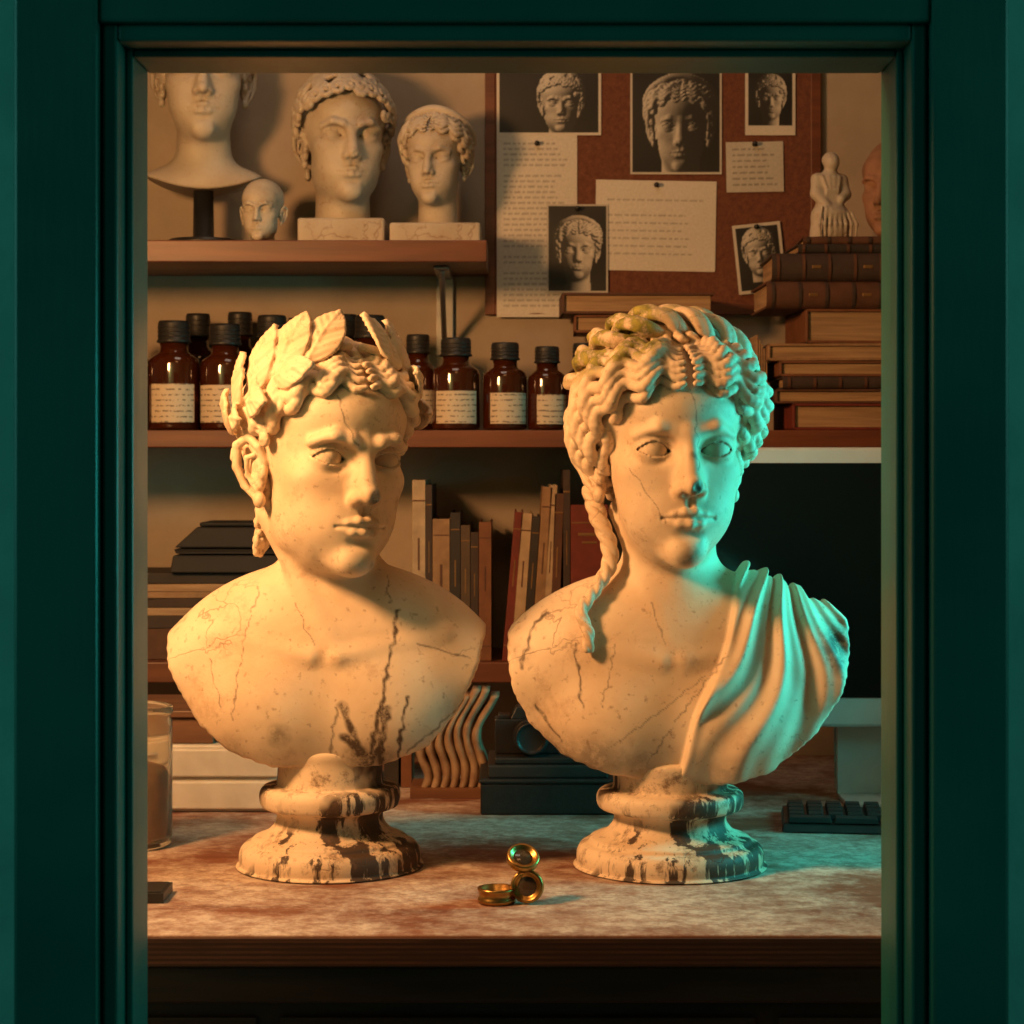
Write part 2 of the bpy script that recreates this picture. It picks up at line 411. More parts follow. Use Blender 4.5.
# ============================ MALE BUST
def male():
    V=Vol((-172,-128,86),(176,132,566),1.4)
    E=V.ell
    E((0,12,178),(176,70,128),0)
    for s in (1,-1):
        V.cap((s*50,16,228),42,(s*152,12,188),40,18)
        E((s*58,-20,158),(62,42,54),30)
    pts=[(-164,238),(-162,222),(-158,200),(-145,175),(-125,145),(-95,120),(-55,105),(0,101),(55,107),(100,125),(130,160),(148,200),(157,240),(150,300),(-150,300)]
    clip_outline(V,pts,300,4)
    V.cap((-3,20,335),46,(2,20,215),59,18)
    for s in (1,-1): V.cap((s*14,-52,213),5,(s*112,-24,232),7,12)
    T=(-2,-8,406); R=Ry(math.radians(3.5))@Rz(math.radians(31))@Rx(math.radians(-2))
    w=lambda p: R@np.array(p)+np.array(T)
    V.cap(w((-50,30,-60)),9,(14,-44,212),9,10); V.cap(w((50,26,-60)),8,(26,-40,212),8,10)
    V.frame(R,T)
    build_head(V)
    E((0,22,48),(77,89,75),6)
    for s in (1,-1):
        inner=[(2,62),(24,63),(46,49),(64,30),(78,24),(92,34),(106,34)]
        outer=[(2,92),(30,94),(58,82),(82,60),(100,50),(114,46),(128,38)]
        hair_family(V,inner,outer,6,6.0,4.2,32,5,11,s,relief=2.6)
        inner=[(112,34),(122,14),(128,-14),(126,-46),(120,-84)]
        outer=[(134,40),(144,15),(146,-20),(146,-55),(140,-92)]
        hair_family(V,inner,outer,5,5.4,4.5,26,4,8,s,1)
        for a,t,z in ((70,16,6),(73,26,8),(70,36,8),(84,30,8),(96,26,8),(118,-84,8),(128,-92,9),(138,-90,9),(122,-66,7),(122,-40,9),(118,-12,9),(114,10,9)): curl(V,s*a,t,z,8)
        for a,t,z in ((26,65,7),(42,58,8),(56,44,8)): curl(V,s*a,t+2,z,8,1.2,s,4.4)
    for i in range(26):
        a=i*(360/26)-180; fr=math.cos(math.radians(a))
        strand(V,[(a,149,4),(a+6,128,5),(a+2,100 if fr>0 else 40,5),(a+6,90 if fr>0 else -60,4)],5.6,3,28,i)
    # laurel wreath: band and layers of leaves on each side
    for s in (1,-1):
        C=[(s*128,20,10),(s*100,46,13),(s*75,64,15),(s*50,82,16),(s*24,94,16),(s*6,98,15)]
        Q=cr(C,26); V.chain(hp(Q[:,0],Q[:,1],Q[:,2]),4,1.0)
        L_=[((122,10),(108,-16),16,13),((118,20),(110,60),24,16),((102,40),(94,84),30,18),((82,56),(72,104),35,21),((60,70),(46,114),38,22),((38,80),(12,118),36,21),
            ((104,38),(84,34),21,14),((84,50),(57,50),23,16),((60,66),(32,72),24,17)]
        for (a0,t0),(a1,t1),lift,W in L_:
            b=hp(s*a0,t0,15)[0]; tp=hp(s*a1,t1,lift+4)[0]; leaf(V,b,tp,W)
    V.frame()
    P,fc=V.mesh()
    x,y,z=P.T; fr=(y<10)
    xx=x+wig(x,z,1.4); st=np.zeros(len(x))
    px=lambda l:[(a-330,865-b) for a,b in l]
    for l,wd in (([(400,608),(394,650),(387,690),(388,752)],1.4),([(348,698),(357,725),(372,757)],3.6),([(372,757),(386,735),(392,700)],2.8),([(350,730),(372,750)],4.2),([(387,690),(380,720),(374,745)],2.2),([(362,735),(366,760)],4),([(384,725),(384,760)],3.5),
                 ([(262,585),(248,650),(240,712)],.6),([(420,640),(470,655)],.7),([(470,690),(440,720),(410,745)],.9),([(215,655),(230,700)],.5),([(342,700),(336,745)],1.0),([(410,690),(400,750)],1.4),
                 ([(345,398),(352,425),(366,446)],.7),([(300,600),(318,640)],.6),([(388,575),(392,600)],.7)):
        d=seg_dist(xx,z,px(l)); st=np.maximum(st,np.clip(1.6-d/wd,0,1)*(.95 if wd>1 else .65))
    for (a,b),rr,s_ in (((285,727),11,.6),((362,748),15,.6),((385,753),14,.7),((238,742),16,.35),((455,705),13,.3)):
        d=np.hypot(xx-(a-330),z-(865-b)); st=np.maximum(st,np.clip(1.3-d/rr,0,1)*s_)
    Pw=P+np.stack([wig(z,y,1.2),0*x,wig(x,y,1.2)],1)
    st=np.maximum(st,blob3(Pw,w((4,-106,-38)),9)); st=np.maximum(st,blob3(Pw,w((14,-84,-106)),6,.5)); st=np.maximum(st,blob3(Pw,w((16,-84,-22)),3,.5))
    e=np.exp(-np.abs(z-104)/5)*(np.abs(x)<110)*.6; st=np.maximum(st,e*(.5+.5*np.sin(x*.13)))
    st*=fr
    return np_mesh('male_bust',P,fc,{'stain':st,'moss':np.zeros(len(x))})
# ============================ FEMALE BUST
def female():
    V=Vol((-176,-128,74),(190,132,578),1.4)
    E=V.ell
    E((2,12,172),(188,70,128),0)
    V.cap((-48,16,222),42,(-150,12,180),42,20); V.cap((48,16,232),42,(160,12,190),44,20)
    for s in (1,-1): E((s*56,-24,140),(56,40,48),30)
    # drapery
    q=V.sub((90,0,190),(120,110,140)); sl,X,Y,Z=q
    A=(74.,305.);B=(-8.,80.); lx,lz=B[0]-A[0],B[1]-A[1]; ll=math.hypot(lx,lz); nx,nz=-lz/ll,lx/ll
    s1=(X-A[0])*nx+(Z-A[1])*nz+3*np.sin(Z*.05)
    cx,cz=128.,330.; ang=np.arctan2(X-cx,cz-Z+1e-3); rr=np.hypot(X-cx,Z-cz)
    ph=ang*17+1.2*np.sin(rr*.035)+Y*.018
    ridge=(.5+.5*np.sin(ph))**1.3*.8+.35*(.5+.5*np.sin(ph*2.3+1.3))
    m=np.clip(s1/5,0,1); m=m*m*(3-2*m)
    hem=np.exp(-((s1-6)/5)**2)*2
    V.F[sl]=V.F[sl]-(m*(4+9*ridge+hem)).astype(f32)
    V.cap((82,8,262),20,(140,6,232),24,16)
    pts=[(-160,250),(-163,215),(-158,180),(-140,145),(-110,117),(-70,100),(-20,90),(45,88),(95,100),(140,137),(165,175),(174,205),(177,240),(165,330),(-150,330)]
    clip_outline(V,pts,330,4)
    V.cap((0,16,335),45,(2,20,220),55,20)
    for s in (1,-1): V.cap((s*12,-50,208),4,(s*100,-26,226),5,14)
    T=(-3,-8,414); R=Rz(math.radians(10))@Rx(math.radians(-1))
    w=lambda p: R@np.array(p)+np.array(T)
    V.cap(w((-46,26,-60)),8,(4,-42,210),7,12); V.cap(w((46,26,-60)),8,(12,-42,210),7,12)
    V.frame(R,T)
    build_head(V,True)
    E((0,24,52),(81,90,78),6)
    for s in (1,-1):
        E((s*62,8,38),(26,50,42),10)
        inner=[(3,58),(22,56),(44,40),(59,14),(71,-10),(90,-24),(116,-34)]
        outer=[(3,98),(34,104),(66,96),(94,78),(114,48),(130,18),(146,-6)]
        hair_family(V,inner,outer,10,5.9,4.4,33,4,25,s,relief=3.0)
        hair_family(V,[(100,-14),(116,-34),(136,-44)],[(130,30),(146,0),(160,-20)],4,6,4,26,8,14,s)
    for i in range(26):
        a=i*(360/26)-180; fr=math.cos(math.radians(a))
        strand(V,[(a,149,9),(a+6,128,11),(a+2,108 if fr>0 else 40,11),(a+6,98 if fr>0 else -40,9)],5.8,3,28,i)
    # twisted braids over the crown
    def braid(C,rad,r,pitch,k=1.0,nst=2):
        Q=cr(C,90); Pm=hp(Q[:,0],Q[:,1],Q[:,2]); d=np.gradient(Pm,axis=0); d/=np.linalg.norm(d,axis=1)[:,None]
        s=np.concatenate([[0],np.cumsum(np.linalg.norm(np.diff(Pm,axis=0),axis=1))])
        up=Pm-np.array((0,12,40.)); up-=d*(up*d).sum(1)[:,None]; up/=np.linalg.norm(up,axis=1)[:,None]; v=np.cross(d,up)
        for j in range(nst):
            for g in (-.33,.33):
                p=2*np.pi*s/pitch+j*2*np.pi/nst+g
                V.chain(Pm+up*(rad*np.cos(p))[:,None]+v*(rad*np.sin(p))[:,None],r,k)
    braid([(-96,62,20),(-72,88,22),(-45,106,21),(-18,116,20),(0,119,19),(20,117,20),(48,106,21),(75,88,22),(98,62,20)],9.5,6.0,58)
    braid([(-110,84,20),(-80,108,22),(-45,126,21),(0,134,18),(45,126,20),(80,108,22),(112,84,20)],9.5,6.0,54)
    V.frame()
    def tress(C,rad,r,pitch,n=3,ph=0):
        Q=cr(C,70); s=np.concatenate([[0],np.cumsum(np.linalg.norm(np.diff(Q,axis=0),axis=1))])
        for j in range(n):
            p=2*np.pi*s/pitch+j*2*np.pi/n+ph; k_=1-.45*s/s[-1]
            O=np.stack([np.sin(p)*rad*k_,-np.cos(p)*rad*k_*.8,0*p],1); V.chain(Q+O,[float(a) for a in r*(1-.4*s/s[-1])],.8)
    tress([(-78,10,375),(-72,-6,348),(-62,-14,322),(-62,-20,300),(-76,-32,278),(-90,-42,256),(-84,-50,238),(-84,-54,220)],5.2,5.4,46)
    P,fc=V.mesh(); x,y,z=P.T; fr=(y<25); xx=x+wig(x,z,1.4); st=np.zeros(len(x))
    px=lambda l:[(a-670,865-b) for a,b in l]
    for l,wd in (([(626,468),(640,490),(650,503),(658,520)],.55),([(684,392),(688,425),(690,470)],.45),([(574,640),(580,700)],.9),([(520,665),(534,622),(548,612)],1.5),
                 ([(600,742),(640,715),(700,670)],.5),([(640,760),(670,715),(720,650)],.5),([(650,600),(660,640)],.6),([(733,400),(738,440)],.6),([(535,700),(560,735)],.9),([(612,640),(600,700)],.5)):
        d=seg_dist(xx,z,px(l)); st=np.maximum(st,np.clip(1.6-d/wd,0,1)*(.85 if wd>.6 else .55))
    for (a,b),rr,s_ in (((832,640),20,.95),((832,658),12,.8),((590,752),26,.55),((560,745),22,.5),((545,735),16,.5),((640,762),16,.45),((520,650),12,.3),((720,765),18,.35)):
        d=np.hypot(xx-(a-670),z-(865-b)); st=np.maximum(st,np.clip(1.35-d/rr,0,1)*s_)
    Pw=P+np.stack([wig(z,y,1.2),0*x,wig(x,y,1.2)],1)
    st=np.maximum(st,blob3(Pw,w((3,-106,-38)),8)); st=np.maximum(st,blob3(Pw,w((-2,-84,-104)),9,.5)); st=np.maximum(st,blob3(Pw,w((2,-95,-8)),4,.7))
    e=np.exp(-np.abs(z-90)/4)*(np.abs(x)<120)*.6; st=np.maximum(st,e*(.5+.5*np.sin(x*.11)))
    st*=fr
    moss=np.clip((z-492-.30*(x+40))/18,0,1)*np.clip((-4-x)/20,0,1)
    moss=np.maximum(moss,np.clip((z-540)/12,0,1)*np.clip((60-x)/40,0,1)*.6)
    return np_mesh('female_bust',P,fc,{'stain':st,'moss':moss})

DESK=.75
def socle(name,prof,parent,sc=1):
    b=MB()
    q=cr([(r,z,0) for r,z in prof],len(prof)*5)
    q=[(max(a,.0001),c) for a,c,_ in q]; b.lathe([(a*.001*sc,c*.001) for a,c in q],0,96)
    return b.build(name,[M_socle],parent=parent)
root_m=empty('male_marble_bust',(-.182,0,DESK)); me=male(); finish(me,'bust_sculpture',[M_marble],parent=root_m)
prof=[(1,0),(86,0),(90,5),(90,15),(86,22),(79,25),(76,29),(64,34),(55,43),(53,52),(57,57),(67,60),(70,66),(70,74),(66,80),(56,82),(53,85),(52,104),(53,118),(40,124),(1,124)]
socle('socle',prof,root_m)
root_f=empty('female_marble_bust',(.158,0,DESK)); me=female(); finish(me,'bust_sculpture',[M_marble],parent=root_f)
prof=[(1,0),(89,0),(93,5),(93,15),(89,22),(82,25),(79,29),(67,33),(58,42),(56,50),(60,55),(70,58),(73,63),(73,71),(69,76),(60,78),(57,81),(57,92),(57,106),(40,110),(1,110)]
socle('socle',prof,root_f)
print('busts',time.time()-T00)

# ============================ BACKGROUND SCULPTURES
def bg_head(style,seed,h=2.3,cut=-164):
    global rng; rng=np.random.default_rng(seed)
    V=Vol((-108,-120,-172),(108,128,148),h)
    V.cap((0,14,-60),46,(0,16,-230),52,10)
    build_head(V,style!='m',chip=style=='m'); V.ell((0,22,48),(79,90,76),6)
    if style=='f':
        for s in (1,-1):
            hair_family(V,[(3,60),(24,60),(46,44),(64,16),(82,-8),(104,-24)],[(3,104),(34,106),(64,94),(90,70),(112,40),(130,10)],8,6,5,34,6,18,s)
        C=[(-110,50,16),(-70,84,20),(-30,108,20),(0,114,20),(30,108,20),(70,84,20),(110,50,16)]
        Q=cr(C,40); V.chain(hp(Q[:,0],Q[:,1],Q[:,2]),10,2)
    for i in range(190 if style=='m' else 60):
        a=rng.uniform(-175,175); lo=62 if abs(a)<35 else (30 if abs(a)<70 else (6 if abs(a)<100 else -60))
        if style=='f': lo=95
        t=rng.uniform(lo,148); curl(V,a,t,rng.uniform(8,12),14 if style=='m' else 10,1.3,rng.choice([-1,1]),5)
    if style=='m':
        for a in range(-90,91,11):
            t=66-(abs(a)/90)**2*54; curl(V,a,t+4,11,16,1.3,1,5.5)
    V.F[:,:,:int((cut+172)/h)]=50
    return V
Vm=bg_head('m',3,cut=-145); Vf=bg_head('f',5)
def depth_photo(V,ldir,bright=1.,flip=False):
    F=V.F; ins=F<0; hit=ins.any(1); j=np.argmax(ins,1); j=np.maximum(j,1)
    I,K=np.indices(j.shape); a=F[I,j,K];b=F[I,j-1,K]; y=j-np.where(hit,a/(a-b-1e-6),0)
    y=np.where(hit,y,y.max()+5); gx,gz=np.gradient(y)
    n=np.stack([gx,-np.ones_like(gx),gz],-1); n=n/np.linalg.norm(n,axis=-1,keepdims=True)
    l=np.array(ldir,float); l/=np.linalg.norm(l); s=np.clip((n*l).sum(-1),0,1)
    img=np.where(hit,(.02+.55*s**1.3)*bright,.012)
    img=img.T[::-1]
    return img[:, ::-1] if flip else img
ph_m=depth_photo(Vm,(-.7,-.5,.6)); ph_f=depth_photo(Vf,(.7,-.6,.5)); ph_f2=depth_photo(Vf,(-.95,-.15,.4)); ph_m2=depth_photo(Vm,(.9,-.3,.3))
me_m=np_mesh('curly_head',*Vm.mesh()); me_f=np_mesh('diadem_head',*Vf.mesh())
V=Vol((-112,-118,-225),(112,112,122),2.4)
V.ell((0,16,-186),(112,54,46),0); V.cap((0,14,-70),42,(0,16,-170),50,24)
V.F=smax(V.F,(-212+20+ (V.ax[2]*0)[None,None,:] - V.ax[2][None,None,:]-((V.ax[0]/112)**2)[:,None,None]*-34).astype(f32),3)
build_head(V,True,chip=False); V.ell((0,20,46),(76,88,75),4)
for i in range(36):
    a=i*10-180
    strand(V,[(a,148,3),(a+3,110,4),(a+2,70 if abs(a)<70 else -10,3)],4.5,2,30,i*.2)
me_b=np_mesh('plain_bust',*V.mesh())
V=Vol((-92,-118,-122),(92,112,124),3.0); build_head(V,False,chip=False,ears=True); V.ell((0,20,46),(75,88,74),4); V.cap((0,14,-60),40,(0,14,-112),44,10)
V.F[:,:,:2]=50
Ps,fs_=V.mesh(); me_s=np_mesh('mini_head',Ps,fs_); me_t=np_mesh('terracotta_head',Ps,fs_)
SH1=1.4355; SH2=1.193; SH3=.897
def plinth(name,w,h,d,parent,z):
    b=MB(); b.box(-w/2,w/2,-d/2,d/2,z,z+h,0); return b.build(name,[M_plaster],.003,parent=parent)
def headset(name,me,x,y,z,sc,yaw,pw,ph):
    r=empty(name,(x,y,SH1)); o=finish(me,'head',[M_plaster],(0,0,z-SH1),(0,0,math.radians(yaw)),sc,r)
    plinth('plinth_block',pw,ph,.10,r,0); return r
headset('plaster_head_on_block',me_m,-.222,.645,1.577,.75,14,.113,.034)
headset('plaster_head_on_block',me_f,-.100,.645,1.5495,.535,-12,.118,.028)
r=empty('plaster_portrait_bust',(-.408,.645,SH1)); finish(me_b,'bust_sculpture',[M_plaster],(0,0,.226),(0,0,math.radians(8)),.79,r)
b=MB(); b.lathe([(.045,0),(.045,.01),(.014,.014),(.013,.075)],0,32); b.build('stand',[M_black],parent=r)
finish(me_s,'miniature_head',[M_plaster],(-.325,.60,SH1+.118*.36),(0,0,math.radians(-6)),.36)
# figurine: seated draped figure
V=Vol((-38,-38,-2),(38,34,122),1.6)
V.ell((2,-3,104),(10,11,12),0); V.ell((2,1,108),(11.5,11.5,11),2); V.cap((1,0,94),7,(0,0,84),9,4)
V.ell((0,0,78),(22,13,14),8); V.ell((0,0,58),(19,14,22),8); V.ell((0,-2,30),(26,20,22),10); V.ell((-2,-9,34),(23,18,13),8); V.ell((0,-4,10),(28,24,18),10)
V.chain([(-18,0,82),(-20,-4,62),(-12,-16,46)],[8,7.5,6],5); V.chain([(18,0,82),(20,-4,62),(10,-14,54)],[8,7.5,6],5)
V.ell((0,0,3),(30,25,5),3)
for i in range(8): V.chain([(-20+i*6,-23,42-i),(-25+i*7.5,-26,20),(-24+i*7.2,-25,4)],2.0,3)
for i in range(4): V.chain([(-14+i*8,-10,84),(-9+i*5,-14,66),(-12+i*4,-14,50)],1.8,3)
V.F[:,:,:2]=50
me_fig=np_mesh('draped_figure',*V.mesh())
print('bg sculpt',time.time()-T00)

# ============================ ROOM SHELL
m,nt,b_=newmat('cream_plaster_wall'); v=objco(nt)
L(nt,ramp(nt,noise(nt,v,4,6,.65),[(.3,(.42,.345,.27)),(.7,(.28,.225,.17))]),b_.inputs['Base Color']); b_.inputs['Roughness'].default_value=.9
bump(nt,b_,noise(nt,v,60,5),.25,.002); M_wall=m
m,nt,b_=newmat('teal_painted_wood'); v=objco(nt)
c=ramp(nt,noise(nt,v,5,5),[(.3,(.006,.105,.082)),(.7,(.003,.070,.056))])
ch=ramp(nt,noise(nt,v,34,8,.72),[(.70,0.0),(.72,1.0)]); c=mix(nt,math_(nt,'MULTIPLY',ch,.7),c,(.02,.05,.04))
L(nt,c,b_.inputs['Base Color']); b_.inputs['Roughness'].default_value=.42
bump(nt,b_,math_(nt,'ADD',noise(nt,objco(nt,(9,9,1)),18,5),ch),.25,.001); M_teal=m
M_outwall=simple('teal_render_wall',(.24,.50,.44),(.17,.38,.34),.9,scale=14,bmp=.5)
m,nt,b_=newmat('worn_plywood_desk'); v=objco(nt,(1.2,12,12)); vo=objco(nt)
c=ramp(nt,noise(nt,v,5,7,.6),[(.3,(.25,.10,.055)),(.68,(.14,.048,.026))])
d1=ramp(nt,noise(nt,vo,7,8,.72),[(.41,0.0),(.57,.92)]); d2=ramp(nt,noise(nt,vo,60,7,.8),[(.40,.35),(.58,1.0)])
ge=N(nt,'ShaderNodeNewGeometry'); sx=N(nt,'ShaderNodeSeparateXYZ'); L(nt,ge.outputs['Normal'],sx.inputs[0])
d=math_(nt,'MULTIPLY',math_(nt,'MULTIPLY',d1,d2),math_(nt,'MAXIMUM',sx.outputs[2],0.0))
c=mix(nt,d,c,(.62,.53,.45)); L(nt,c,b_.inputs['Base Color']); b_.inputs['Roughness'].default_value=.6
bump(nt,b_,math_(nt,'ADD',noise(nt,vo,120,6),d),.3,.001); M_desk=m
m,nt,b_=newmat('plywood_edge'); v=objco(nt)
wv=N(nt,'ShaderNodeTexWave',wave_type='BANDS',bands_direction='Z'); wv.inputs['Scale'].default_value=70; wv.inputs['Distortion'].default_value=.6; L(nt,v,wv.inputs['Vector'])
L(nt,mix(nt,ramp(nt,noise(nt,objco(nt,(3,30,30)),6,5),[(.4,.2),(.6,.8)]),ramp(nt,wv.outputs['Fac'],[(.4,(.15,.055,.025)),(.6,(.05,.018,.010))]),(.06,.022,.012)),b_.inputs['Base Color']); b_.inputs['Roughness'].default_value=.6; M_ply=m

def bx(name,x0,x1,y0,y1,z0,z1,mat,bev=0,parent=None):
    b=MB(); b.box(x0,x1,y0,y1,z0,z1); return b.build(name,[mat],bev,parent=parent)
YB=.75; YF=-.496; YO=-.60; XW=1.3
bx('wall_back',-XW,XW,YB,YB+.1,0,2.4,M_wall); bx('wall_left',-XW-.1,-XW,YF,YB,0,2.4,M_wall); bx('wall_right',XW,XW+.1,YF,YB,0,2.4,M_wall)
bx('floor',-XW,XW,YF,YB,-.05,0,M_darkwood); bx('ceiling',-XW,XW,YF,YB,2.4,2.45,M_wall)
WX=.286; ZT=1.4575; ZS=.62; CX=.0018
b=MB(); b.box(-XW-.1,CX-WX,YO,YF,0,2.45); b.box(CX+WX,XW+.1,YO,YF,0,2.45); b.box(CX-WX,CX+WX,YO,YF,ZT,2.45); b.box(CX-WX,CX+WX,YO,YF,0,ZS-.02); b.build('wall_front',[M_outwall])
w=empty('window_1',(CX,YO,1.1))
def wf(n,x0,x1,y0,y1,z0,z1,bev=.0025): 
    o=bx(n,x0,x1,y0-YO,y1-YO,z0-1.1,z1-1.1,M_teal,bev,w); return o
wf('casing_left',-.3455,-.288,-.622,-.6,.55,1.75); wf('casing_right',.288,.341,-.622,-.6,.55,1.75)
wf('casing_head',-.288,.288,-.619,-.6,1.4575,1.75)
wf('jamb_left',-.286,-.2755,-.612,YF,ZS,1.4575,.002); wf('jamb_right',.2755,.286,-.612,YF,ZS,1.4575,.002); wf('jamb_head',-.2755,.2755,-.612,YF,1.4455,1.4575,.002)
wf('stop_left',-.2752,-.270,-.585,-.560,ZS,1.4455,.0015); wf('stop_right',.270,.2752,-.585,-.560,ZS,1.4455,.0015); wf('stop_head',-.270,.270,-.585,-.560,1.440,1.4452,.0015)
wf('sill',-.286,.286,-.64,YF,ZS-.02,ZS,.003)

# desk
r=empty('workbench',(0,0,0))
b=MB(); b.box(-1.1,1.1,-.295,.745,.722,.75); b.build('top',[M_desk],.002,parent=r)
b=MB(); b.box(-1.1,1.1,-.2975,-.2952,.7235,.7475); b.build('plywood_edge_band',[M_ply],.0005,parent=r)
b=MB(); b.box(-1.1,1.1,-.289,-.262,.690,.7215); b.box(-1.08,1.08,-.27,-.25,.10,.6895)
for i in range(5): b.box(-1.06+i*.43,-.65+i*.43,-.278,-.27,.44,.675); b.box(-1.06+i*.43,-.65+i*.43,-.278,-.27,.14,.42)
for x in (-1.08,1.02):
    for y in (-.25,.66): b.box(x,x+.06,y,y+.06,0,.7215)
b.build('drawer_front_and_legs',[M_darkwood],.002,parent=r)

# shelves
def shelf(x0,x1,top,th,name='wall_shelf'):
    b=MB(); b.box(x0,x1,.55,.749,top-th,top)
    xs=[x0+.25,x1-.06] if x1-x0<1.5 else [x0+.3,.36]
    for x in xs:
        b.box(x-.012,x+.012,.742,.749,top-th-.11,top-th,1); b.box(x-.010,x+.010,.60,.742,top-th-.005,top-th-.0005,1)
        b.tube([(x,.735,top-th-.10),(x,.62,top-th-.004)],.004,1,8)
    return b.build(name,[M_shelf,M_steel],.0015)
shelf(-1.0,-.032,SH1,.028)
shelf(-1.0,1.0,SH2,.022)
b=MB(); b.box(-1.0,.142,.55,.749,SH3-.026,SH3); b.box(.124,.142,.56,.749,.7505,SH3-.026); b.box(-1.0,-.982,.56,.749,.7505,SH3-.026)
b.build('wall_shelf',[M_shelf],.0015)

# pin board
b=MB(); x0,x1,z0,z1=-.037,.4235,1.354,1.71
m,nt,b_=newmat('cork'); v=objco(nt)
L(nt,ramp(nt,noise(nt,v,120,6,.8),[(.35,(.17,.058,.028)),(.65,(.09,.030,.016))]),b_.inputs['Base Color']); b_.inputs['Roughness'].default_value=.9; bump(nt,b_,noise(nt,v,200,4),.6,.002)
M_cork=m
b.box(x0+.012,x1-.012,.741,.749,z0+.012,z1-.012,0)
for a in ((x0,x0+.014,z0,z1),(x1-.014,x1,z0,z1),(x0+.014,x1-.014,z0,z0+.014),(x0+.014,x1-.014,z1-.014,z1)): b.box(a[0],a[1],.7395,.749,a[2],a[3],1)
b.build('pin_board',[M_cork,M_shelf],.001)
def image_plane(name,img,cx,cz,wd,ht,rot=0,y=.7385,warm=(1,.93,.82),pins=((0,.45),)):
    H,W=img.shape; xs=np.linspace(-wd/2,wd/2,W); zs=np.linspace(ht/2,-ht/2,H)
    X,Z=np.meshgrid(xs,zs); Y=-.0015*np.cos(X/wd*3)*np.cos(Z/ht*4)
    P=np.stack([X,Y,Z],-1).reshape(-1,3); I=np.arange(H*W).reshape(H,W)
    f=np.stack([I[1:,:-1],I[1:,1:],I[:-1,1:],I[:-1,:-1]],-1).reshape(-1,4)
    me=np_mesh(name,P,f,scale=1); a=me.color_attributes.new('img','FLOAT_COLOR','POINT')
    c=np.ones((H*W,4),f32); c[:,:3]=img.reshape(-1,1)*np.array(warm); a.data.foreach_set('color',c.ravel())
    r=empty(name,(cx,y,cz)); r.rotation_euler=(0,math.radians(rot),0)
    finish(me,'print',[M_img],parent=r)
    b=MB()
    for u,vv in pins:
        b.lathe([(.0035,0),(.0035,.002),(.0015,.003),(.0015,.006),(.0028,.007),(.0028,.009),(.0005,.0095)],0,14,Matrix.Translation((u*wd,-.001,vv*ht))@Matrix.Rotation(math.pi/2,4,'X'))
    b.build('push_pin',[M_black],parent=r); return r
def framed(img,bd=4,val=.55):
    H,W=img.shape; o=np.full((H+2*bd,W+2*bd),val); o[bd:-bd,bd:-bd]=img; return o
def place(img,H,W,cy,cx,zoom=1.0):
    o=np.full((H,W),.012); h,w=img.shape
    for i in range(H):
        for j in range(W):
            y=int((i-cy*H)/zoom+h/2); x=int((j-cx*W)/zoom+w/2)
            if 0<=y<h and 0<=x<w: o[i,j]=img[y,x]
    return o
def letter(H,W,lh=5,seed=1,val=.54,m=8):
    r=np.random.default_rng(seed); o=np.full((H,W),val)+r.normal(0,.012,(H,W)); y=m
    while y<H-m:
        x=m; end=W-m-r.integers(0,W//5)
        if r.random()<.1: y+=lh; continue
        while x<end:
            w_=r.integers(3,9); o[y:y+2,x:min(x+w_,end)]-=.24*r.uniform(.6,1,(2,min(x+w_,end)-x)); x+=w_+2
        y+=lh
    return np.clip(o,0.02,1)
K=.001375
def bp(x0,x1,y0,y1): return ((x0+x1)/2-512)*K*.993, 1.155+(460-(y0+y1)/2)*K*.993,(x1-x0)*K,(y1-y0)*K
q=bp(497,601,62,134); image_plane('pinned_photograph',framed(place(ph_m,90,130,.6,.62,.8)),*q)
q=bp(497,577,134,316); image_plane('pinned_letter',letter(170,90,5,2,m=8),*q,y=.7390)
q=bp(631,722,60,173); image_plane('pinned_photograph',framed(place(ph_f2,135,110,.62,.55,1.15),3,.5),*q)
q=bp(596,716,180,270); image_plane('pinned_letter',letter(95,125,8,5,.56,12),*q,rot=1,y=.7390)
q=bp(547,608,204,292); image_plane('pinned_photograph',framed(place(ph_f,120,82,.55,.5,.85),3,.42),*q,y=.7365)
q=bp(746,796,64,134); b_img=framed(place(ph_m2,90,66,.5,.5,.6),5,.55); b_img[-14:]=.55; image_plane('pinned_photograph',b_img,*q)
q=bp(727,784,141,191); image_plane('pinned_note',letter(52,60,6,9,.44,7),*q,rot=-1)
q=bp(736,784,223,292); image_plane('pinned_photograph',framed(place(ph_m,90,64,.45,.5,.65),5,.5),*q,rot=-6,y=.7365)

